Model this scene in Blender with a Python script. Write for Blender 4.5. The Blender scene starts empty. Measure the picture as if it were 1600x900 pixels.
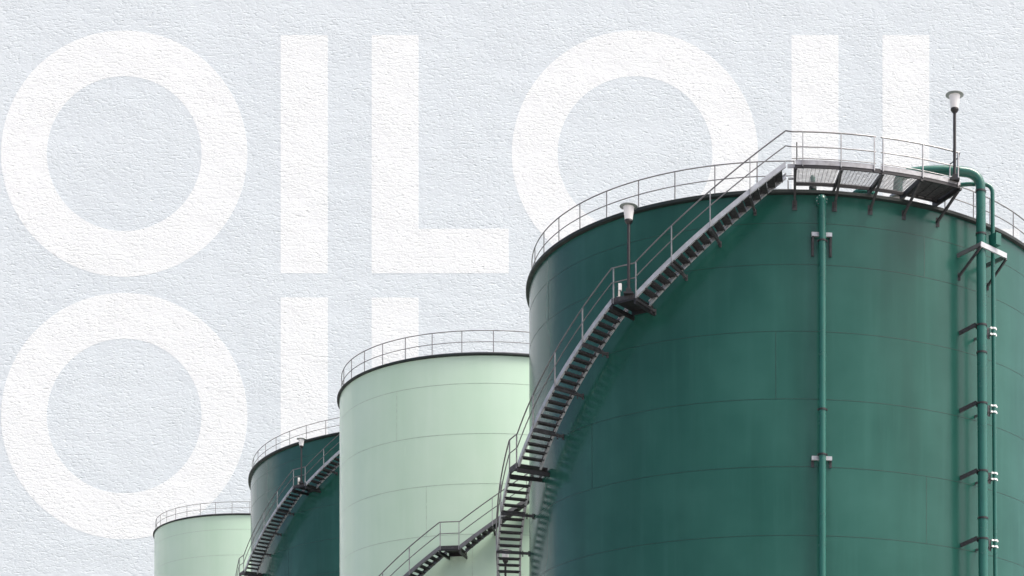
import bpy, math, random
from math import sin, cos, radians as rad, pi
random.seed(7)
S = bpy.context.scene
COL = S.collection

# ------------------------------------------------------------------ materials
def mat(name):
    m = bpy.data.materials.new(name); m.use_nodes = True
    nt = m.node_tree; b = nt.nodes['Principled BSDF']
    return m, nt, b
def N(nt, kind, **kw):
    n = nt.nodes.new(kind)
    for k, v in kw.items():
        if k in n.inputs: n.inputs[k].default_value = v
        else: setattr(n, k, v)
    return n
def L(nt, a, b): nt.links.new(a, b)
def math_node(nt, op, a, b=None):
    n = nt.nodes.new('ShaderNodeMath'); n.operation = op
    for i, v in enumerate((a, b)):
        if v is None: continue
        if hasattr(v, 'is_linked'): nt.links.new(v, n.inputs[i])
        else: n.inputs[i].default_value = v
    return n.outputs[0]
def mix_rgb(nt, fac, a, b, blend='MIX'):
    n = nt.nodes.new('ShaderNodeMix'); n.data_type = 'RGBA'; n.blend_type = blend
    for i, v in ((0, fac), (6, a), (7, b)):
        if hasattr(v, 'is_linked'): nt.links.new(v, n.inputs[i])
        else: n.inputs[i].default_value = v if i == 0 else (*v, 1)
    return n.outputs[2]
def ramp(nt, src, lo, hi, a=0.0, b=1.0):
    n = nt.nodes.new('ShaderNodeMapRange')
    nt.links.new(src, n.inputs[0])
    n.inputs[1].default_value = lo; n.inputs[2].default_value = hi
    n.inputs[3].default_value = a; n.inputs[4].default_value = b
    return n.outputs[0]

def tank_paint(name, base, pale, dirt, radius, rough, courses, streak=1.0):
    """gloss paint on rolled steel: faint vertical rain streaks, chalky patches, plate to plate shifts, slight plate waviness"""
    m, nt, b = mat(name)
    tc = N(nt, 'ShaderNodeTexCoord')
    sep = N(nt, 'ShaderNodeSeparateXYZ'); L(nt, tc.outputs['Object'], sep.inputs[0])
    ang = math_node(nt, 'ARCTAN2', sep.outputs[0], math_node(nt, 'MULTIPLY', sep.outputs[1], -1.0))
    arc = math_node(nt, 'MULTIPLY', ang, radius)
    def wrapped(sx, sz, scale, detail, rgh=0.55):
        cmb = N(nt, 'ShaderNodeCombineXYZ')
        L(nt, math_node(nt, 'MULTIPLY', arc, sx), cmb.inputs[0])
        L(nt, math_node(nt, 'MULTIPLY', sep.outputs[2], sz), cmb.inputs[1])
        n = N(nt, 'ShaderNodeTexNoise', Scale=scale, Detail=detail, Roughness=rgh)
        L(nt, cmb.outputs[0], n.inputs['Vector'])
        return n.outputs['Fac']
    fine = wrapped(1, .05, 3.2, 5)
    wide = wrapped(1, .12, .55, 4)
    cloud = wrapped(1, .9, .35, 4)
    c = mix_rgb(nt, ramp(nt, cloud, .35, .75), base, pale)
    c = mix_rgb(nt, math_node(nt, 'MULTIPLY', ramp(nt, fine, .5, .75), .6 * streak), c, pale)
    c = mix_rgb(nt, math_node(nt, 'MULTIPLY', ramp(nt, wide, .48, .75), .7 * streak), c, dirt)
    L(nt, c, b.inputs['Base Color'])
    L(nt, ramp(nt, wide, .3, .7, rough * .82, rough * 1.25), b.inputs['Roughness'])
    b.inputs['Specular IOR Level'].default_value = .33
    wav = wrapped(1, .5, .22, 2)
    bp = N(nt, 'ShaderNodeBump', Strength=.22, Distance=.05); L(nt, wav, bp.inputs['Height'])
    peel = wrapped(1, 1, 22, 2)
    bp2 = N(nt, 'ShaderNodeBump', Strength=.05, Distance=.004); L(nt, peel, bp2.inputs['Height']); L(nt, bp.outputs[0], bp2.inputs['Normal'])
    L(nt, bp2.outputs[0], b.inputs['Normal'])
    return m

def simple(name, col, rough=.5, metal=0.0, var=.25, scale=6.0, bump=.0, dirt=None):
    m, nt, b = mat(name)
    tc = N(nt, 'ShaderNodeTexCoord')
    n = N(nt, 'ShaderNodeTexNoise', Scale=scale, Detail=5.0, Roughness=.6); L(nt, tc.outputs['Object'], n.inputs['Vector'])
    lo = dirt or tuple(x * (1 - var) for x in col); hi = tuple(min(1, x * (1 + var * .6)) for x in col)
    L(nt, mix_rgb(nt, ramp(nt, n.outputs['Fac'], .32, .68), lo, hi), b.inputs['Base Color'])
    L(nt, ramp(nt, n.outputs['Fac'], .3, .7, rough * 1.2, rough * .8), b.inputs['Roughness'])
    b.inputs['Metallic'].default_value = metal
    if bump:
        bp = N(nt, 'ShaderNodeBump', Strength=bump, Distance=.004); L(nt, n.outputs['Fac'], bp.inputs['Height']); L(nt, bp.outputs[0], b.inputs['Normal'])
    return m

def stucco(name, col, col2):
    """coarse sprayed render: ledgy lumps a few hand-spans wide, shared by wall and paint (world position)"""
    m, nt, b = mat(name)
    g = N(nt, 'ShaderNodeNewGeometry')
    def layer(sc, scale, detail, rgh, dist=0.0):
        vm = N(nt, 'ShaderNodeVectorMath'); vm.operation = 'MULTIPLY'
        L(nt, g.outputs['Position'], vm.inputs[0]); vm.inputs[1].default_value = sc
        n = N(nt, 'ShaderNodeTexNoise', Scale=scale, Detail=detail, Roughness=rgh, Distortion=dist)
        L(nt, vm.outputs[0], n.inputs['Vector']); return n.outputs['Fac']
    lumps = layer((1.9, .0, 4.0), 1.0, 3.0, .62, .2)
    pits = layer((1.35, .0, 3.4), 1.0, 2.0, .5, .3)
    area = layer((.22, .0, .30), 1.0, 3.0, .55)
    grit = layer((2.2, .0, 4.6), 2.0, 2.0, .5)
    patch = layer((.05, 0, .05), 1.0, 3.0, .5)
    ledge = ramp(nt, lumps, .30, .50)
    h = math_node(nt, 'ADD', math_node(nt, 'MULTIPLY', ledge, .62), math_node(nt, 'MULTIPLY', grit, .5))
    h = math_node(nt, 'MULTIPLY', h, ramp(nt, area, .32, .68, .45, 1.25))
    h = math_node(nt, 'ADD', h, math_node(nt, 'MULTIPLY', ramp(nt, pits, .24, .34), .75))
    bp = N(nt, 'ShaderNodeBump', Strength=STUCCO_STRENGTH, Distance=STUCCO_DIST); L(nt, h, bp.inputs['Height'])
    L(nt, bp.outputs[0], b.inputs['Normal'])
    L(nt, mix_rgb(nt, ramp(nt, patch, .3, .7), col, col2), b.inputs['Base Color'])
    b.inputs['Roughness'].default_value = .9
    b.inputs['Specular IOR Level'].default_value = .15
    return m
STUCCO_STRENGTH, STUCCO_DIST = 1.0, .076

DARK = dict(base=(.012, .077, .059), pale=(.025, .108, .086), dirt=(.008, .058, .044))
LIGHT = dict(base=(.518, .712, .560), pale=(.560, .740, .602), dirt=(.462, .668, .508))
M = {}
M['dark'] = {k: tank_paint('dark green gloss paint %d' % k, radius=r, rough=.20, courses=2.2, **DARK) for k, r in ((1, 10), (3, 17))}
M['light'] = {k: tank_paint('pale green gloss paint %d' % k, radius=r, rough=.22, courses=2.2, streak=.9, **LIGHT) for k, r in ((2, 8.35), (4, 9.5))}
M['seam_dark'] = simple('weld line in dark paint', (.009, .050, .037), .4)
M['seam_light'] = simple('weld line in pale paint', (.34, .44, .365), .45)
M['seam_dark2'] = simple('faint upright weld in dark paint', (.012, .064, .048), .35)
M['seam_light2'] = simple('faint upright weld in pale paint', (.46, .615, .49), .4)
M['flange'] = simple('rim green with shade', (.007, .016, .015), .6, var=.3, scale=2)  # rim green taken near black: its shade and dark reflections are in the colour
M['pipe'] = simple('green pipe paint', (.014, .105, .082), .25, var=.12, scale=1.5)
M['zinc'] = simple('galvanised steel', (.34, .352, .36), .42, .55, .30, 5, .1)
M['zinc_bright'] = simple('bright galvanised steel', (.445, .475, .495), .40, .35, .22, 4, .1)
M['rail'] = simple('grey galvanised tube', (.17, .175, .18), .4, .5, .2, 4)
M['tread'] = simple('dark steel with shade', (.050, .053, .057), .6, .3, .35, 9)  # galvanised grating looks dark from below; that underside shade is in the base colour
M['black'] = simple('black painted steel', (.014, .015, .017), .45, .0, .3, 5)
M['grating'] = simple('grating bars', (.17, .175, .18), .5, .4, .25, 9)
M['lamp_white'] = simple('opal lamp plastic', (.78, .80, .80), .35, 0, .05, 3)
M['lamp_cap'] = simple('grey enamel', (.20, .235, .23), .4, 0, .15, 6)
M['cream'] = simple('cream fitting paint', (.66, .64, .58), .4, 0, .15, 8)
M['roof'] = simple('roof plate', (.30, .34, .33), .5, 0, .2, .5)
M['concrete'] = simple('concrete yard', (.30, .295, .285), .85, 0, .25, .15)
M['stucco'] = stucco('pale blue grey stucco', (.612, .686, .722), (.634, .708, .742))
M['letter'] = stucco('white masonry paint', (.742, .795, .806), (.762, .812, .823))

# ------------------------------------------------------------------ mesh collector
class MB:
    def __init__(s): s.v = []; s.f = []; s.m = []; s.cur = 0
    def add(s, vs, fs):
        o = len(s.v); s.v += [tuple(p) for p in vs]
        for f in fs: s.f.append(tuple(i + o for i in f)); s.m.append(s.cur)
    def hexa(s, p):       # p: 4 bottom corners counter-clockwise seen from above, 4 top corners
        s.add(p, [(3, 2, 1, 0), (4, 5, 6, 7), (0, 1, 5, 4), (1, 2, 6, 5), (2, 3, 7, 6), (3, 0, 4, 7)])
    def box(s, x0, x1, y0, y1, z0, z1):
        s.hexa([(x0, y0, z0), (x1, y0, z0), (x1, y1, z0), (x0, y1, z0), (x0, y0, z1), (x1, y0, z1), (x1, y1, z1), (x0, y1, z1)])
    def bar(s, a, b, w, h, up=(0, 0, 1)):      # straight bar of rectangular section
        a, b = V(a), V(b); d = (b - a).normalized(); u = V(up)
        if abs(d.dot(u)) > .98: u = V((0, 1, 0))
        sd = d.cross(u).normalized() * (w / 2); tp = sd.cross(d).normalized() * (h / 2)
        s.hexa([a - sd - tp, b - sd - tp, b + sd - tp, a + sd - tp, a - sd + tp, b - sd + tp, b + sd + tp, a + sd + tp])
    def tube(s, pts, r, n=8, cap=True):
        pts = [V(p) for p in pts]; k = len(pts); rs = r if hasattr(r, '__len__') else [r] * k
        vs = []; ref = None
        for i, p in enumerate(pts):
            d = (pts[min(i + 1, k - 1)] - pts[max(i - 1, 0)]).normalized()
            if ref is None: ref = V((0, 0, 1)) if abs(d.z) < .9 else V((1, 0, 0))
            u = (ref - d * ref.dot(d)).normalized(); ref = u; w = d.cross(u)
            vs += [p + (u * cos(2 * pi * j / n) + w * sin(2 * pi * j / n)) * rs[i] for j in range(n)]
        fs = [(i * n + j, i * n + (j + 1) % n, (i + 1) * n + (j + 1) % n, (i + 1) * n + j) for i in range(k - 1) for j in range(n)]
        if cap: fs += [tuple(range(n))[::-1], tuple(range((k - 1) * n, k * n))]
        s.add(vs, fs)
    def lathe(s, c, prof, n=32, close=False):     # prof: (r, z) list going up on the outside
        vs = []; k = len(prof)
        for r, z in prof:
            vs += [(c[0] + r * sin(2 * pi * j / n), c[1] - r * cos(2 * pi * j / n), c[2] + z) for j in range(n)]
        fs = [(i * n + j, i * n + (j + 1) % n, (i + 1) * n + (j + 1) % n, (i + 1) * n + j) for i in range(k - 1) for j in range(n)]
        if close: fs += [((k - 1) * n + j, (k - 1) * n + (j + 1) % n, (j + 1) % n, j) for j in range(n)]
        s.add(vs, fs)
    def arc_block(s, c, p0, p1, r0, r1, z0, z1, z0b=None, z1b=None, n=None):   # curved (and climbing) block about axis c, angles in degrees
        n = n or max(1, int(abs(p1 - p0) / 1.5)); z0b = z0 if z0b is None else z0b; z1b = z1 if z1b is None else z1b
        vs = []
        for i in range(n + 1):
            t = i / n; a = rad(p0 + (p1 - p0) * t); zl = z0 + (z0b - z0) * t; zh = z1 + (z1b - z1) * t
            for r, z in ((r0, zl), (r1, zl), (r1, zh), (r0, zh)):
                vs.append((c[0] + r * sin(a), c[1] - r * cos(a), z))
        fs = []
        for i in range(n):
            o = i * 4
            for j in range(4):
                fs.append((o + j, o + (j + 1) % 4, o + 4 + (j + 1) % 4, o + 4 + j))
        fs += [(3, 2, 1, 0), (n * 4, n * 4 + 1, n * 4 + 2, n * 4 + 3)]
        s.add(vs, fs)
    def build(s, name, mats, parent=None, smooth=True, loc=(0, 0, 0)):
        mats = mats if isinstance(mats, (list, tuple)) else [mats]
        base = V(loc) if parent is None else parent['_w'] if False else wloc(parent)
        me = bpy.data.meshes.new(name)
        me.from_pydata([(p[0] - base.x, p[1] - base.y, p[2] - base.z) for p in s.v], [], s.f)
        for m_ in mats: me.materials.append(m_)
        if len(mats) > 1: me.polygons.foreach_set('material_index', s.m)
        import bmesh
        bm = bmesh.new(); bm.from_mesh(me); bmesh.ops.recalc_face_normals(bm, faces=bm.faces); bm.to_mesh(me); bm.free()
        if smooth:
            me.polygons.foreach_set('use_smooth', [True] * len(me.polygons)); me.set_sharp_from_angle(angle=rad(38))
        me.update()
        o = bpy.data.objects.new(name, me); COL.objects.link(o)
        if parent is not None: o.parent = parent
        else: o.location = loc
        return o
from mathutils import Vector as V
def wloc(o):
    p = V((0, 0, 0))
    while o is not None: p += o.location; o = o.parent
    return p
def tag(o, label=None, cat=None, group=None, kind=None):
    for k, v in (('label', label), ('category', cat), ('group', group), ('kind', kind)):
        if v: o[k] = v
    return o
def thing(name, loc, label, cat, group=None):
    o = bpy.data.objects.new(name, None); o.empty_display_size = .3; COL.objects.link(o); o.location = loc
    return tag(o, label, cat, group)

EYE = 1.6     # heights below were measured from the eye
class Tank:
    def __init__(s, x, y, R, rim): s.c = (x, y, 0); s.x, s.y, s.R, s.rim = x, y, R, rim + EYE
    def p(s, phi, dr, z): a = rad(phi); r = s.R + dr; return V((s.x + r * sin(a), s.y - r * cos(a), z + EYE))
T1 = Tank(-.177, 69.890, 10.0, 26.34)
T2 = Tank(-13.805, 88.842, 8.35, 28.148)
T3 = Tank(-19.934, 124.979, 17.0, 33.582)
T4 = Tank(-43.169, 150.002, 9.5, 36.634)

# ------------------------------------------------------------------ setting
g = MB(); g.box(-3000, 3000, -1500, 6000, -.5, 0)
tag(g.build('ground', M['concrete'], smooth=False), 'pale concrete ground of the tank yard', None, None, 'structure')

wall = thing('stucco_wall', (-25, 192, 0), 'huge pale blue grey stucco wall with giant white lettering behind the tanks', 'wall')
w = MB(); w.box(-200, 120, 190, 194, 0, 124)
w.build('wall_panel', M['stucco'], wall, smooth=False)
FY = 189.99
def prism(mb, outline, hole=None):
    n = len(outline)
    if hole is None:
        vs = [(x, FY, z) for x, z in outline] + [(x, 190.05, z) for x, z in outline]
        mb.add(vs, [tuple(range(n)), tuple(range(2 * n - 1, n - 1, -1))] + [(i, n + i, n + (i + 1) % n, (i + 1) % n) for i in range(n)])
    else:
        vs = [(x, FY, z) for x, z in outline] + [(x, FY, z) for x, z in hole] + [(x, 190.05, z) for x, z in outline] + [(x, 190.05, z) for x, z in hole]
        fs = []
        for i in range(n):
            j = (i + 1) % n
            fs += [(i, j, n + j, n + i), (2 * n + i, 3 * n + i, 3 * n + j, 2 * n + j), (i, 2 * n + i, 2 * n + j, j), (n + i, n + j, 3 * n + j, 3 * n + i)]
        mb.add(vs, fs)
CW, RH = 53.79, 27.63
def ring(cx, cz, r): return [(cx + r * cos(2 * pi * i / 128), cz + r * sin(2 * pi * i / 128)) for i in range(128)]
for col, row in ((0, 0), (1, 0), (0, 1)):
    dx, dz = col * CW, -row * RH
    a = MB(); prism(a, ring(-70.62 + dx, 89.10 + dz, 12.97), ring(-70.62 + dx, 89.10 + dz, 8.15)); a.build('painted_letter', M['letter'], wall, smooth=False)
    a = MB(); prism(a, [(-54.14 + dx, 76.51 + dz), (-49.19 + dx, 76.51 + dz), (-49.19 + dx, 101.58 + dz), (-54.14 + dx, 101.58 + dz)]); a.build('painted_letter', M['letter'], wall, smooth=False)
    a = MB(); prism(a, [(-44.56 + dx, 76.51 + dz), (-30.12 + dx, 76.51 + dz), (-30.12 + dx, 81.19 + dz), (-39.62 + dx, 81.19 + dz), (-39.62 + dx, 101.58 + dz), (-44.56 + dx, 101.58 + dz)])
    a.build('painted_letter', M['letter'], wall, smooth=False)

# ------------------------------------------------------------------ tanks
def build_tank(T, label, paint, seam, seams, vseams, rail_h, rail_from, rail_to, posts, lip=.13, vseam='seam_dark2', deep=.13):
    root = thing('storage_tank', (T.x, T.y, 0), label, 'storage tank', 'oil storage tanks standing in a receding row')
    c = (T.x, T.y, 0); R = T.R; nseg = 288
    zs = [z + EYE for z in seams]
    step = zs[-2] - zs[-1]
    while zs[-1] > step * 1.2: zs.append(zs[-1] - step)
    sh = MB(); prof = [(R, 0)]
    for z in sorted(zs): prof += [(R, z - .004), (R + .004, z + .004)] if False else [(R, z)]
    prof.append((R, T.rim - .02)); sh.lathe(c, prof, nseg)
    sh.cur = 1
    for z in zs: sh.lathe(c, [(R - .004, z - .010), (R + .005, z - .007), (R + .005, z + .007), (R - .004, z + .010)], nseg)
    sh.cur = 2
    order = sorted(zs + [0, T.rim - .1], reverse=True)
    for i in range(len(order) - 1):
        for ph in vseams(i):
            sh.arc_block(c, ph - math.degrees(.011 / R), ph + math.degrees(.011 / R), R - .004, R + .005, order[i + 1] + .02, order[i] - .02, n=1)
    sh.build('shell', [paint, seam, M[vseam]], root)
    rf = MB(); rf.lathe(c, [(R - .05, T.rim - .03), (R * .5, T.rim + R * .03), (.01, T.rim + R * .06)], 128); rf.build('roof', M['roof'], root)
    fl = MB(); fl.lathe(c, [(R + .002, T.rim - deep), (R + lip - .02, T.rim - deep + .02), (R + lip, T.rim - deep + .03), (R + lip, T.rim), (R - .15, T.rim + .012), (R - .15, T.rim - .05)], nseg)
    fl.build('rim_flange', M['flange'], root)
    rr = R - .10; rl = MB(); n = int(abs(rail_to - rail_from) / 1.5)
    def arc(z): return [(T.x + rr * sin(rad(rail_from + (rail_to - rail_from) * i / n)), T.y - rr * cos(rad(rail_from + (rail_to - rail_from) * i / n)), z) for i in range(n + 1)]
    full = abs(rail_to - rail_from) > 359
    rl.tube(arc(T.rim + rail_h), .021, 8); rl.tube(arc(T.rim + rail_h * .53), .017, 8)
    rl.arc_block(c, rail_from, rail_to, rr - .003, rr + .003, T.rim + .05, T.rim + .11, n=n)
    rail = rl.build('guard_rail', M['rail'], root)
    for ph in posts:
        a = rad(ph); x, y = T.x + rr * sin(a), T.y - rr * cos(a)
        pm = MB(); pm.tube([(x, y, T.rim - .01), (x, y, T.rim + rail_h - .02)], .02, 8)
        pm.bar((x, y, T.rim + .0), (x, y, T.rim + .022), .09, .09)
        pm.build('rail_post', M['rail'], rail)
    return root
def vs1(i):
    return {1: (-60.3, 27.1, 110, 200), 0: (-95, 62, 150), 2: (-85, 100, 200), 3: (-2.6, 80, 160), 4: (-43.3, 84, 150), 5: (-85, 27.6, 100), 6: (-75, 66, 130), 7: (27.6, -66, 110)}.get(i, (10, 80, 150))
def vs2(i): return {0: (-80, 75), 1: (-30.2, 60, 100), 2: (-75, 60), 3: (-19, 70), 4: (-4, 80)}.get(i, (-70, 80))
def vs4(i): return (-80 - 9 * i, 70 + 7 * i)
post1 = [-6.24 - 8.35 * k for k in range(38)] + [33.56 - 1.2, 39.87]
post1 = [p for p in post1 if p > -320] + [.9]
build_tank(T1, 'largest dark green oil tank in front with pipes and stairs on its shell', M['dark'][1], M['seam_dark'], [25.285, 23.911, 21.692, 19.445, 17.197, 14.915], vs1, 1.04, 1.0, -328.5, post1)
build_tank(T2, 'pale green oil tank directly beside and behind the big dark green tank', M['light'][2], M['seam_light'], [26.831, 24.592, 22.354, 20.103], vs2, 1.07, 0, -360, [2.4 - 9.9 * k for k in range(36)], .12, 'seam_light2', .085)
build_tank(T3, 'dark green oil tank standing between the two pale green tanks', M['dark'][3], M['seam_dark'], [32.62, 31.35, 29.28, 27.22, 25.16], vs1, .98, 0, -360, [-31.4 - 6.0 * k for k in range(60)], .16)
build_tank(T4, 'farthest and smallest looking pale green oil tank at the far end of the row', M['light'][4], M['seam_light'], [35.46, 33.463, 31.44], vs4, .99, 0, -360, [-4.2 - 8.37 * k for k in range(43)], .11, 'seam_light2', .08)

# ------------------------------------------------------------------ staircases
def build_stairs(T, label, segs, ri, ro, rail_h, posts, rise=.19, steel='zinc_bright', group='steel staircases winding round the tanks'):
    """segs: ('f', phi_low, z_low, phi_high, z_high) or ('l', phi_a, phi_b, z); listed from the top down"""
    last = segs[-1]; foot = T.p(last[1], (ri + ro) / 2, last[2] if last[0] == 'f' else last[3])
    root = thing('staircase', foot, label, 'staircase', group)
    c = (T.x, T.y, 0); Ri, Ro = T.R + ri, T.R + ro
    def height(ph):
        for s in segs:
            if s[0] == 'f' and min(s[1], s[3]) - 1e-6 <= ph <= max(s[1], s[3]) + 1e-6:
                return s[2] + (s[4] - s[2]) * (ph - s[1]) / (s[3] - s[1])
            if s[0] == 'l' and min(s[1], s[2]) - 1e-6 <= ph <= max(s[1], s[2]) + 1e-6: return s[3]
        return None
    for s in segs:
        if s[0] == 'f':
            _, pa, za, pb, zb = s; za += EYE; zb += EYE
            fm = MB()
            for r0, r1 in ((Ro - .012, Ro + .012), (Ri - .012, Ri + .012)):
                fm.arc_block(c, pa, pb, r0, r1, za - .105, za + .085, zb - .105, zb + .085)
            for r0, r1 in ((Ro - .07, Ro - .0121), (Ri + .0121, Ri + .07)):     # channel legs of the stringers
                fm.arc_block(c, pa, pb, r0, r1, za + .068, za + .082, zb + .068, zb + .082)
                fm.arc_block(c, pa, pb, r0, r1, za - .102, za - .088, zb - .102, zb - .088)
            fl = fm.build('flight', M[steel], root)
            nt_ = max(2, round((zb - za) / rise)); dp = (pb - pa) / nt_
            for i in range(1, nt_):
                ph = pa + dp * i; z = za + (zb - za) * i / nt_
                wd = abs(dp) * .54; sg = 1 if dp > 0 else -1
                t = MB()
                t.arc_block(c, ph - sg * wd, ph + sg * wd, Ri + .02, Ro - .02, z - .012, z + .012, n=1)
                for q in (-1, 1):
                    e0 = ph + q * sg * wd; e1 = e0 - q * sg * .16
                    t.arc_block(c, min(e0, e1), max(e0, e1), Ri + .02, Ro - .02, z - .045, z - .0121, n=1)
                t.build('tread', M['tread'], fl, smooth=False)
        else:
            _, pa, pb, z = s; z += EYE; pa, pb = min(pa, pb), max(pa, pb)
            lm = MB()
            lm.arc_block(c, pa, pb, Ri - .25, Ro + .02, z - .03, z + .012, n=3)
            lm.arc_block(c, pa, pb, Ro - .02, Ro + .03, z - .16, z - .0301, n=3)
            lm.arc_block(c, pa, pb, Ri - .25, Ri - .20, z - .16, z - .0301, n=3)
            for e in (pa, pb):
                lm.arc_block(c, e - .18, e + .18, T.R + .004, Ro + .03, z - .30, z - .161, n=1)
            lp = lm.build('landing', M['black'], root, smooth=False)
            tb = MB(); tb.arc_block(c, pa, pb, Ro + .0305, Ro + .045, z - .10, z + .05, n=3); tb.build('toe_board', M['tread'], lp, smooth=False)
    for ph in posts:      # a support arm from the shell under the treads at every post
        h = height(ph)
        if h is None or any(s[0] == 'l' and min(s[1], s[2]) - .1 <= ph <= max(s[1], s[2]) + .1 for s in segs): continue
        a = MB(); a.bar(T.p(ph, .004, h - .19), T.p(ph, ro + .02, h - .19), .07, .09)
        a.bar(T.p(ph, .012, h - .30), T.p(ph, .012, h - .10), .10, .02)
        a.bar(T.p(ph, ri - .06, h - .32), T.p(ph, ri - .06, h - .10), .04, .04)
        a.build('support_arm', M['tread'], root, smooth=False)
    rl = MB(); phs = [s[1] if s[0] == 'f' else min(s[1], s[2]) for s in segs]
    lo, hi = min(min(s[1], s[3]) if s[0] == 'f' else min(s[1], s[2]) for s in segs), max(max(s[1], s[3]) if s[0] == 'f' else max(s[1], s[2]) for s in segs)
    key = sorted({lo, hi, *[x for s in segs for x in ((s[1], s[3]) if s[0] == 'f' else (s[1], s[2]))]})
    line = []
    for a, b in zip(key[:-1], key[1:]):
        n = max(1, int((b - a) / 1.5)); line += [a + (b - a) * i / n for i in range(n)]
    line.append(key[-1])
    for k, r_ in ((1.0, .024), (.52, .019)):
        rl.tube([T.p(ph, ro + .03, height(ph) + rail_h * k + .04) for ph in line], r_, 8)
    hr = rl.build('handrail', M['rail'], root)
    for ph in posts:
        h = height(ph)
        if h is None: continue
        pm = MB(); pm.bar(T.p(ph, ro + .03, h - .14), T.p(ph, ro + .03, h + rail_h + .03), .045, .028, up=(cos(rad(ph)), sin(rad(ph)), 0)); pm.build('handrail_post', M['zinc'], hr, smooth=False)
    return root

build_stairs(T1, 'long bright edged steel staircase winding up the big dark green tank', [
    ('f', -27.2, 22.90, -.6, 26.70), ('l', -32.0, -27.2, 22.90), ('f', -59.8, 18.55, -32.0, 22.90), ('l', -64.2, -59.8, 18.55),
    ('f', -91.0, 14.35, -64.2, 18.55), ('l', -95.5, -91.0, 14.35)], .32, 1.20, 1.02,
    [-6.55, -13.33, -20.2, -27.0, -31.6, -38.67, -46.0, -53.15, -60.1, -64.0, -71.0, -78, -85, -91.2, -95.2])
build_stairs(T3, 'steel staircase climbing the dark green tank between the pale tanks', [
    ('f', -32.6, 30.45, -15.0, 33.75), ('l', -36.3, -32.6, 30.45), ('f', -56.5, 26.35, -36.3, 30.45), ('l', -60.2, -56.5, 26.35), ('f', -76, 22.2, -60.2, 26.35), ('l', -80, -76, 22.2)],
    .30, 1.15, .98, [-18.2, -23.0, -27.9, -32.75, -36.1, -41.3, -46.3, -51.3, -56.7, -60.0, -66, -71, -76.2, -79.8], rise=.18)
build_stairs(T2, 'dark steel staircase on the pale tank seen left of the big tank stairs', [
    ('f', -5.7, 19.28, 22.0, 22.6), ('l', -11.3, -5.7, 19.28), ('f', -38, 16.3, -11.3, 19.28), ('l', -43, -38, 16.3)],
    .25, 1.10, 1.06, [21, 12, 3.0, -5.9, -11.1, -20.2, -29, -38.2, -42.8], rise=.18, steel='rail')

# ------------------------------------------------------------------ lamps
def lamp(base, h, s, label, foot=None):
    root = thing('post_lamp', base, label, 'lamp', 'white shaded post lamps')
    x, y, z = base; top = z + h
    p = MB(); p.tube([(x, y, z), (x, y, top - .62 * s)], .052 * s, 12); p.build('pole', M['black'], root)
    b = MB(); b.bar((x - .16 * s, y, z + .03), (x + .16 * s, y, z + .03), .26 * s, .06); b.bar((x, y - .01, z + .06), (x, y - .01, z + .20), .17 * s, .13 * s)
    b.build('base_plate', M['black'], root, smooth=False)
    k = MB(); k.lathe((x, y, top), [(.001, -.66 * s), (.06 * s, -.65 * s), (.10 * s, -.60 * s), (.135 * s, -.55 * s), (.13 * s, -.50 * s), (.001, -.50 * s)], 24); k.build('collar', M['black'], root)
    sh = MB(); sh.lathe((x, y, top), [(.001, -.52 * s), (.118 * s, -.52 * s), (.128 * s, -.50 * s), (.185 * s, -.10 * s), (.19 * s, -.07 * s), (.001, -.07 * s)], 32); sh.build('lamp_shade', M['lamp_white'], root)
    c = MB(); c.lathe((x, y, top), [(.001, -.075 * s), (.27 * s, -.075 * s), (.30 * s, -.06 * s), (.30 * s, -.045 * s), (.20 * s, .0), (.08 * s, .03 * s), (.001, .035 * s)], 40); c.build('cap', M['lamp_cap'], root)
    return root
lamp(tuple(T1.p(-28.3, 1.27, 22.93)), 2.98, 1.0, 'white shaded lamp on the staircase landing of the big dark green tank')
lamp(tuple(T1.p(28.75, 1.40, 26.68)), 2.90, 1.0, 'white shaded lamp at the end of the rooftop walkway')
lamp(tuple(T3.p(-33.65, 1.22, 30.48)), 2.76, .92, 'smaller white shaded lamp on the landing of the farther dark green tank')
t2l = T2.p(6.45, 1.05, 16.05)
lamp(tuple(t2l), 3.12, .95, 'white shaded lamp half hidden behind the lower stair treads')
br = MB(); br.bar(T2.p(6.45, .004, 15.83), T2.p(6.45, 1.3, 15.83), .30, .12); br.bar(T2.p(6.45, .004, 15.1), T2.p(6.45, 1.1, 15.76), .08, .08)
o = br.build('wall_bracket', M['black'], None, smooth=False, loc=tuple(T2.p(6.45, .1, 15.8)))
tag(o, 'black steel arm on the pale tank carrying the half hidden lamp', 'bracket')

def fixture(pos, s, label):
    root = thing('fixture_box', pos, label, 'call box', 'white boxes on stair landings')  # plain white fixture box, purpose not known
    x, y, z = pos
    b = MB(); b.box(x - .05 * s, x + .055 * s, y - .06 * s, y + .06 * s, z + .28 * s, z + .50 * s); b.build('box_head', M['lamp_white'], root, smooth=False)
    b = MB(); b.box(x - .055 * s, x + .005 * s, y - .045 * s, y + .045 * s, z, z + .279 * s); b.build('stem', M['cream'], root, smooth=False)
    b = MB(); b.box(x - .10 * s, x + .14 * s, y - .08 * s, y + .08 * s, z - .02, z + .05 * s); b.build('foot', M['zinc'], root, smooth=False)
fixture(tuple(T1.p(-30.9, 1.05, 22.96)), 1.0, 'small white box beside the lamp on the big tank landing')
fixture(tuple(T3.p(-35.2, 1.0, 30.5)), .95, 'small white box beside the lamp on the farther dark tank landing')

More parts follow.
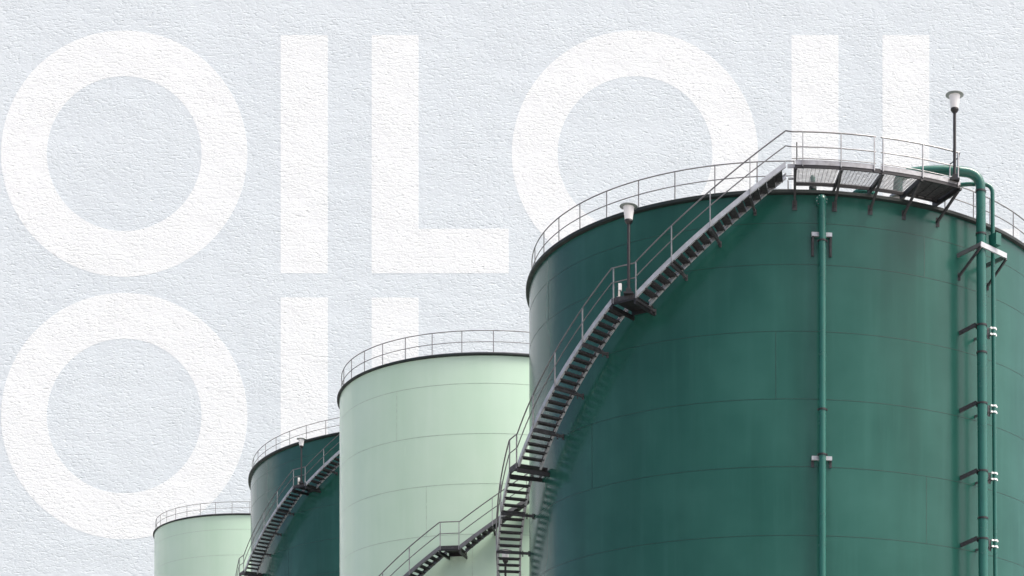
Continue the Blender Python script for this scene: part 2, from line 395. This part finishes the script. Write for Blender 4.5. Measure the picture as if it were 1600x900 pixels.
# ------------------------------------------------------------------ rooftop walkway of the big tank
wk = thing('walkway', T1.p(15, .6, 26.5), 'steel grating walkway with railing cantilevered over the rim of the big tank', 'walkway')
c1 = (T1.x, T1.y, 0); ZP = 26.62 + EYE; RO = T1.R + 1.36; RI = T1.R + .03
edges = [1.0, 8.6, 15.6, 22.5, 30.0]
fr = MB()
fr.arc_block(c1, edges[0], edges[-1], RO - .05, RO, ZP - .12, ZP + .02, n=24)
fr.arc_block(c1, edges[0], edges[-1], RI - .05, RI, ZP - .10, ZP + .02, n=24)
for i, e in enumerate(edges):
    fr.arc_block(c1, e - .22, e + .22, RI - .30, RO + .05, ZP - .19, ZP - .121, n=1)
    fr.arc_block(c1, e - .06, e + .06, RI - .30, RO - .051, ZP - .1205, ZP + .015, n=1)
fr.build('deck_frame', M['black'], wk, smooth=False)
for i in range(4):
    pa, pb = edges[i] + .25, edges[i + 1] - .25; gm = MB()
    if i < 3:
        k = 15; w_ = .005 if i < 2 else .007
        for j in range(k):
            r = RI + .03 + (RO - RI - .11) * j / (k - 1)
            gm.arc_block(c1, pa, pb, r - w_, r + w_, ZP - .018, ZP - .002, n=5)
        for j in range(10):
            ph = pa + (pb - pa) * (j + .5) / 10; gm.arc_block(c1, ph - .03, ph + .03, RI + .0, RO - .051, ZP - .022, ZP - .0181, n=1)
    else:
        k = 22; st = (RO - RI - .08) / k
        for j in range(k):
            r = RI + .02 + st * j; gm.arc_block(c1, pa, pb, r, r + st * .86, ZP - .03, ZP - .004, n=6)
        for j in range(4):
            ph = pa + (pb - pa) * (j + .5) / 4; gm.arc_block(c1, ph - .12, ph + .12, RI, RO - .051, ZP - .05, ZP - .0301, n=1)
    gm.build('grating_panel', M['grating'] if i < 3 else M['tread'], wk, smooth=False)
for e in edges:
    b = MB(); b.bar(T1.p(e, 1.30, 26.47), T1.p(e, .01, 25.86), .075, .075); b.bar(T1.p(e, .014, 25.70), T1.p(e, .014, 26.02), .16, .02); b.build('brace', M['tread'], wk, smooth=False)
    b = MB(); b.bar(T1.p(e, -.22, 26.30), T1.p(e, -.22, 26.46), .09, .09); b.build('stub_leg', M['zinc'], wk, smooth=False)
tb = MB(); tb.arc_block(c1, 1.0, 14.2, RO + .001, RO + .012, ZP - .02, ZP + .13, n=10); tb.arc_block(c1, 15.2, 30.0, RO + .001, RO + .012, ZP - .02, ZP + .13, n=10)
tb.build('toe_board', M['zinc'], wk)
rl = MB()
def arcpts(a, b, dr, z, n=10): return [T1.p(a + (b - a) * i / n, dr, z) for i in range(n + 1)]
for a, b in ((.4, 14.4), (15.2, 29.8)):
    for h, r_ in ((1.04, .024), (.55, .019), (.17, .014)): rl.tube(arcpts(a, b, 1.38, 26.62 + h), r_, 8)
for h in (1.04, .55): rl.tube([T1.p(29.8, 1.38, 26.62 + h), T1.p(30.6, 1.1, 26.62 + h), T1.p(30.9, .5, 26.62 + h)], .021, 8)
rl.tube([T1.p(-.6, 1.23, 27.76), T1.p(.4, 1.38, 27.66)], .024, 8); rl.tube([T1.p(-.6, 1.23, 27.27), T1.p(.4, 1.38, 27.17)], .019, 8)
rail = rl.build('guard_rail', M['rail'], wk)
for ph in (2.2, 8.5, 14.1, 15.6, 22.7, 29.5):
    p = MB(); p.bar(T1.p(ph, 1.385, 26.55), T1.p(ph, 1.385, 27.65), .05, .032, up=(cos(rad(ph)), sin(rad(ph)), 0)); p.build('rail_post', M['zinc'], rail, smooth=False)
p = MB(); p.tube([T1.p(30.8, .55, 26.5), T1.p(30.8, .55, 27.65)], .024, 8); p.build('rail_post', M['zinc'], rail)
p = MB(); p.tube([T1.p(1.25, 1.2, 26.5), T1.p(1.25, 1.2, 27.40)], .02, 8); p.build('gate_post', M['black'], wk)
p = MB(); p.bar(T1.p(-.3, 1.2, 26.62), T1.p(1.0, 1.2, 26.62), .03, .13); p.bar(T1.p(-.2, .9, 26.35), T1.p(1.0, .9, 26.35), .06, .05); p.build('stair_link', M['zinc'], wk, smooth=False)
p = MB(); p.tube([T1.p(-.25, .2, 26.62), T1.p(-.25, .0, 26.36)], .02, 8); p.build('strut', M['zinc'], wk)

# ------------------------------------------------------------------ pipes of the big tank
def bezier(pts, n=10):     # smooth bend through corner control points: straight, quadratic corner, straight ...
    out = [V(pts[0])]
    for i in range(1, len(pts) - 1):
        a, b, c_ = V(pts[i - 1]), V(pts[i]), V(pts[i + 1])
        r = min((a - b).length, (c_ - b).length) * (.5 if 1 < i or len(pts) > 3 else .5)
        r = min(r, BEND)
        s_, e_ = b + (a - b).normalized() * r, b + (c_ - b).normalized() * r
        out += [s_ * (1 - t) ** 2 + b * 2 * t * (1 - t) + e_ * t * t for t in [j / n for j in range(n + 1)]]
    out.append(V(pts[-1])); return out
BEND = .5
# slim pipe in the middle
pa = thing('pipe', T1.p(6.1, .40, -EYE), 'slim green pipe running straight down the middle of the big tank', 'pipe'); PA = .27
BEND = .18
m_ = MB(); m_.tube(bezier([T1.p(6.1, PA, -EYE), T1.p(6.1, PA, 26.05), T1.p(6.1, .0, 26.05)]), .118, 24); m_.build('pipe_body', M['pipe'], pa)
f_ = MB()
d = (T1.p(6.1, 1, 0) - T1.p(6.1, 0, 0)).normalized()
f_.tube([T1.p(6.1, .004, 26.02), T1.p(6.1, .05, 26.02)], .215, 28); f_.tube([T1.p(6.1, .055, 26.02), T1.p(6.1, .10, 26.02)], .205, 28)
fo = f_.build('pipe_flange', M['pipe'], pa)
bo = MB(); sd = V((-d.y, d.x, 0))
for k in range(10):
    a = 2 * pi * k / 10 + .2; o_ = T1.p(6.1, .10, 26.02) + (sd * cos(a) + V((0, 0, 1)) * sin(a)) * .172
    bo.tube([o_, o_ + d * .03], .013, 6)
bo.build('bolts', M['zinc_bright'], fo)
def collar(T, ph, dr, z, r, parent, name='clamp', mt='black'):
    k = MB(); k.lathe(tuple(T.p(ph, dr, z)), [(r + .001, -.03), (r + .02, -.03), (r + .02, .03), (r + .001, .03)], 24, True)
    q = T.p(ph, dr, z); u = V((cos(rad(ph)), sin(rad(ph)), 0))
    k.bar(q - u * (r + .055), q - u * (r + .015), .03, .06); k.bar(q + u * (r + .015), q + u * (r + .055), .03, .06)
    return k.build(name, M[mt], parent)
for z, brace in ((24.87, True), (17.45, False), (10.2, False), (3.5, False)):
    m_ = MB()
    u = V((cos(rad(6.1)), sin(rad(6.1)), 0)); q = T1.p(6.1, .10, z)
    m_.bar(q - u * .34, q + u * .34, .10, .13)
    br = m_.build('bracket', M['zinc_bright'], pa, smooth=False)
    m_ = MB()
    for s_ in (-.30, .30):
        a = T1.p(6.1, .004, z - .02) + u * s_; b = T1.p(6.1, .045, z - .02) + u * s_
        m_.bar(a, b, .07, .16); m_.bar(T1.p(6.1, .02, z - .1) + u * s_, T1.p(6.1, .02, z - .28 - (.42 if brace else 0)) + u * s_, .09, .03, up=(0, 1, 0))
        if brace: m_.bar(T1.p(6.1, .16, z - .075) + u * s_, T1.p(6.1, .03, z - .66) + u * s_, .06, .06)
    m_.build('bracket_leg', M['tread'], br, smooth=False)
    collar(T1, 6.1, PA, z - .27 if brace else z + .08, .118, pa)
collar(T1, 6.1, PA, 19.02, .118, pa)
# thick pipe on the right
PB = 37.75; RB = .165
pb = thing('pipe', T1.p(PB, .75, -EYE), 'thick green pipe on the right that bends over the tank rim', 'pipe')
BEND = .55
path = [T1.p(38.6, .75, -EYE), T1.p(37.15, .75, 27.56), T1.p(31.3, .30, 27.58), T1.p(26.0, -.25, 27.54), T1.p(22.8, -.50, 27.40), T1.p(22.6, -.5, 26.4)]
m_ = MB(); m_.tube(bezier(path, 14), RB, 28); m_.build('pipe_body', M['pipe'], pb)
def phB(z): return 38.6 + (37.15 - 38.6) * (z + EYE) / (27.5 + EYE)
for z in (26.95, 25.50, 21.48, 15.86, 9.0): collar(T1, phB(z), .75, z, RB, pb)
# slender twin pipe
pc = thing('pipe', T1.p(41.5, .70, -EYE), 'slender green pipe running close beside the thick pipe on the right', 'pipe')
BEND = .32; RC = .072
path = [T1.p(42.1, .70, -EYE), T1.p(40.45, .70, 27.38), T1.p(36.2, .15, 27.38), T1.p(33.2, -.75, 27.36), T1.p(32.6, -.8, 26.5)]
m_ = MB(); m_.tube(bezier(path, 12), RC, 20); m_.build('pipe_body', M['pipe'], pc)
def phC(z): return 42.1 + (40.45 - 42.1) * (z + EYE) / (27.38 + EYE)
for z in (22.35, 19.70, 17.40, 15.10, 12.0, 8.0, 4.0):
    pB = phB(z); q = T1.p(pB, .75, z); u = V((cos(rad(pB)), sin(rad(pB)), 0))
    m_ = MB(); m_.bar(T1.p(pB - 1.9, .004, z - .06), T1.p(pB - .75, .62, z + .10), .06, .13)
    m_.bar(T1.p(pB - .75, .62, z + .03), T1.p(pB - .15, .60, z + .0), .05, .10)
    m_.build('bracket', M['tread'], pb, smooth=False)
    collar(T1, pB, .75, z + .06, RB, pb)
    pC = phC(z); qc = T1.p(pC, .70, z)
    m_ = MB(); uc = V((cos(rad(pC)), sin(rad(pC)), 0)); dc = V((sin(rad(pC)), -cos(rad(pC)), 0))
    m_.bar(qc - uc * .13 - dc * .12 + V((0, 0, -.24)), qc - uc * .13 - dc * .12 + V((0, 0, .14)), .12, .02, up=tuple(dc))
    m_.bar(T1.p(pC - 1.2, .004, z - .12), T1.p(pC - .55, .66, z - .12), .05, .08)
    bk = m_.build('bracket', M['rail'], pc, smooth=False)
    for dz in (.11, -.10):
        k = MB(); k.lathe((qc.x, qc.y, qc.z + dz), [(RC + .001, -.028), (RC + .02, -.028), (RC + .02, .028), (RC + .001, .028)], 20, True)
        k.bar(qc - uc * .17 + V((0, 0, dz)), qc - uc * (RC + .01) + V((0, 0, dz)), .05, .05); k.bar(qc + uc * (RC + .01) + V((0, 0, dz)), qc + uc * .14 + V((0, 0, dz)), .05, .05)
        k.build('pipe_strap', M['lamp_white'], bk)
# the large bracket both pipes pass through
lb = thing('pipe_support', T1.p(38.5, .1, 25.0), 'bright steel bracket with diagonal braces holding both pipes below the rim', 'bracket')
z = 25.0
a0 = T1.p(36.2, .95, z + .06); a1 = T1.p(42.4, 1.0, z - .06)
m_ = MB(); m_.bar(a0, a1, .06, .17); m_.build('cross_beam', M['zinc_bright'], lb, smooth=False)
for e, ph, ed in ((a0, 35.0, .02), (a1, 42.9, -.02)):
    m_ = MB(); m_.bar(T1.p(ph, .004, z - .08), e + V((0, 0, -.01)), .07, .13); m_.build('arm', M['rail'], lb, smooth=False)
    m_ = MB(); m_.bar(T1.p(ph + .3, .02, z - .78), e + V((0, 0, -.10)), .06, .08); m_.bar(T1.p(ph + .3, .012, z - .92), T1.p(ph + .3, .012, z - .66), .12, .02); m_.build('brace', M['tread'], lb, smooth=False)
jb = MB(); q = T1.p(39.7, .95, 25.35); jb.bar(q + V((0, 0, -.2)), q + V((0, 0, .2)), .36, .24, up=(cos(rad(39)), sin(rad(39)), 0))
o = jb.build('junction_box', M['pipe'], None, smooth=False, loc=tuple(T1.p(39.7, .95, 25.15))); tag(o, 'square green box between the two pipes above the bright bracket', 'junction box')

# ------------------------------------------------------------------ fittings on the roof edge
v = thing('vent_pipe', T1.p(4.77, -.6, 26.3), 'thin green capped vent standing behind the walkway grating', 'vent')
x, y, z = T1.p(4.77, -.6, 26.3)
m_ = MB(); m_.tube([(x, y, z), (x, y, z + .62)], .065, 16); m_.build('pipe_body', M['pipe'], v)
m_ = MB(); m_.lathe((x, y, z), [(.066, .36), (.13, .36), (.13, .41), (.13, .45), (.066, .45)], 20); m_.build('pipe_flange', M['flange'], v)
m_ = MB(); m_.lathe((x, y, z), [(.0665, .60), (.085, .62), (.085, .78), (.05, .84), (.001, .86)], 20); m_.build('cap', M['pipe'], v)
h = thing('manhole', T1.p(15.9, -.85, 26.3), 'round green manhole dome rising behind the tank rim', 'manhole')
x, y, z = T1.p(15.9, -.85, 26.3)
m_ = MB(); m_.lathe((x, y, z), [(.36, 0), (.36, .40)], 40); m_.build('neck', M['pipe'], h)
m_ = MB(); m_.lathe((x, y, z), [(.361, .38), (.43, .38), (.43, .45), (.36, .52), (.18, .57), (.001, .58)], 40); m_.build('cover', M['pipe'], h)
e = thing('roof_valve', T1.p(22.6, -.5, 26.3), 'cream coloured round fitting under the thick pipe on the roof edge', 'valve')
x, y, z = T1.p(22.6, -.5, 26.3)
m_ = MB(); m_.lathe((x, y, z), [(.20, 0), (.20, .28), (.17, .33), (.17, .42), (.1, .46)], 28); m_.build('body', M['cream'], e)
m_ = MB(); m_.lathe((x, y, z), [(.171, .34), (.27, .34), (.27, .40), (.171, .40)], 28); m_.build('pipe_flange', M['zinc'], e)

# ------------------------------------------------------------------ light
SUN_EL, SUN_AZ = 61, 107     # azimuth measured clockwise from +Y: from the right
sd = V((sin(rad(SUN_AZ)) * cos(rad(SUN_EL)), cos(rad(SUN_AZ)) * cos(rad(SUN_EL)), sin(rad(SUN_EL))))
W = bpy.data.worlds.new('World'); S.world = W; W.use_nodes = True
wn = W.node_tree; sky = wn.nodes.new('ShaderNodeTexSky'); sky.sky_type = 'NISHITA'; sky.sun_disc = False
sky.sun_elevation = rad(SUN_EL); sky.sun_rotation = rad(SUN_AZ); sky.air_density = 0.3; sky.dust_density = 6.0; sky.ozone_density = 0.0
bg = wn.nodes['Background']; bg.inputs['Strength'].default_value = .15
wn.links.new(sky.outputs[0], bg.inputs['Color'])
ld = bpy.data.lights.new('sun', 'SUN'); ld.energy = 1.5; ld.angle = rad(24); ld.color = (1, .96, .90)
lo = bpy.data.objects.new('sun', ld); COL.objects.link(lo); lo.location = (30, -30, 60)
lo.rotation_euler = sd.to_track_quat('Z', 'Y').to_euler()

# ------------------------------------------------------------------ camera
cd = bpy.data.cameras.new('camera'); cam = bpy.data.objects.new('camera', cd); COL.objects.link(cam)
cam.location = (0, 0, EYE); cam.rotation_euler = (rad(90), 0, 0)
cd.sensor_width = 36; cd.lens = 36 * 2819.08 / 1600; cd.shift_x = (800 - 1241.82) / 1600; cd.shift_y = (1538.34 - 450) / 1600
cd.clip_start = .5; cd.clip_end = 9000
S.camera = cam
S.render.engine = 'CYCLES'; S.cycles.use_denoising = True; S.cycles.max_bounces = 6
S.view_settings.view_transform = 'Standard'; S.view_settings.look = 'None'; S.view_settings.exposure = 1.22; S.view_settings.gamma = 1
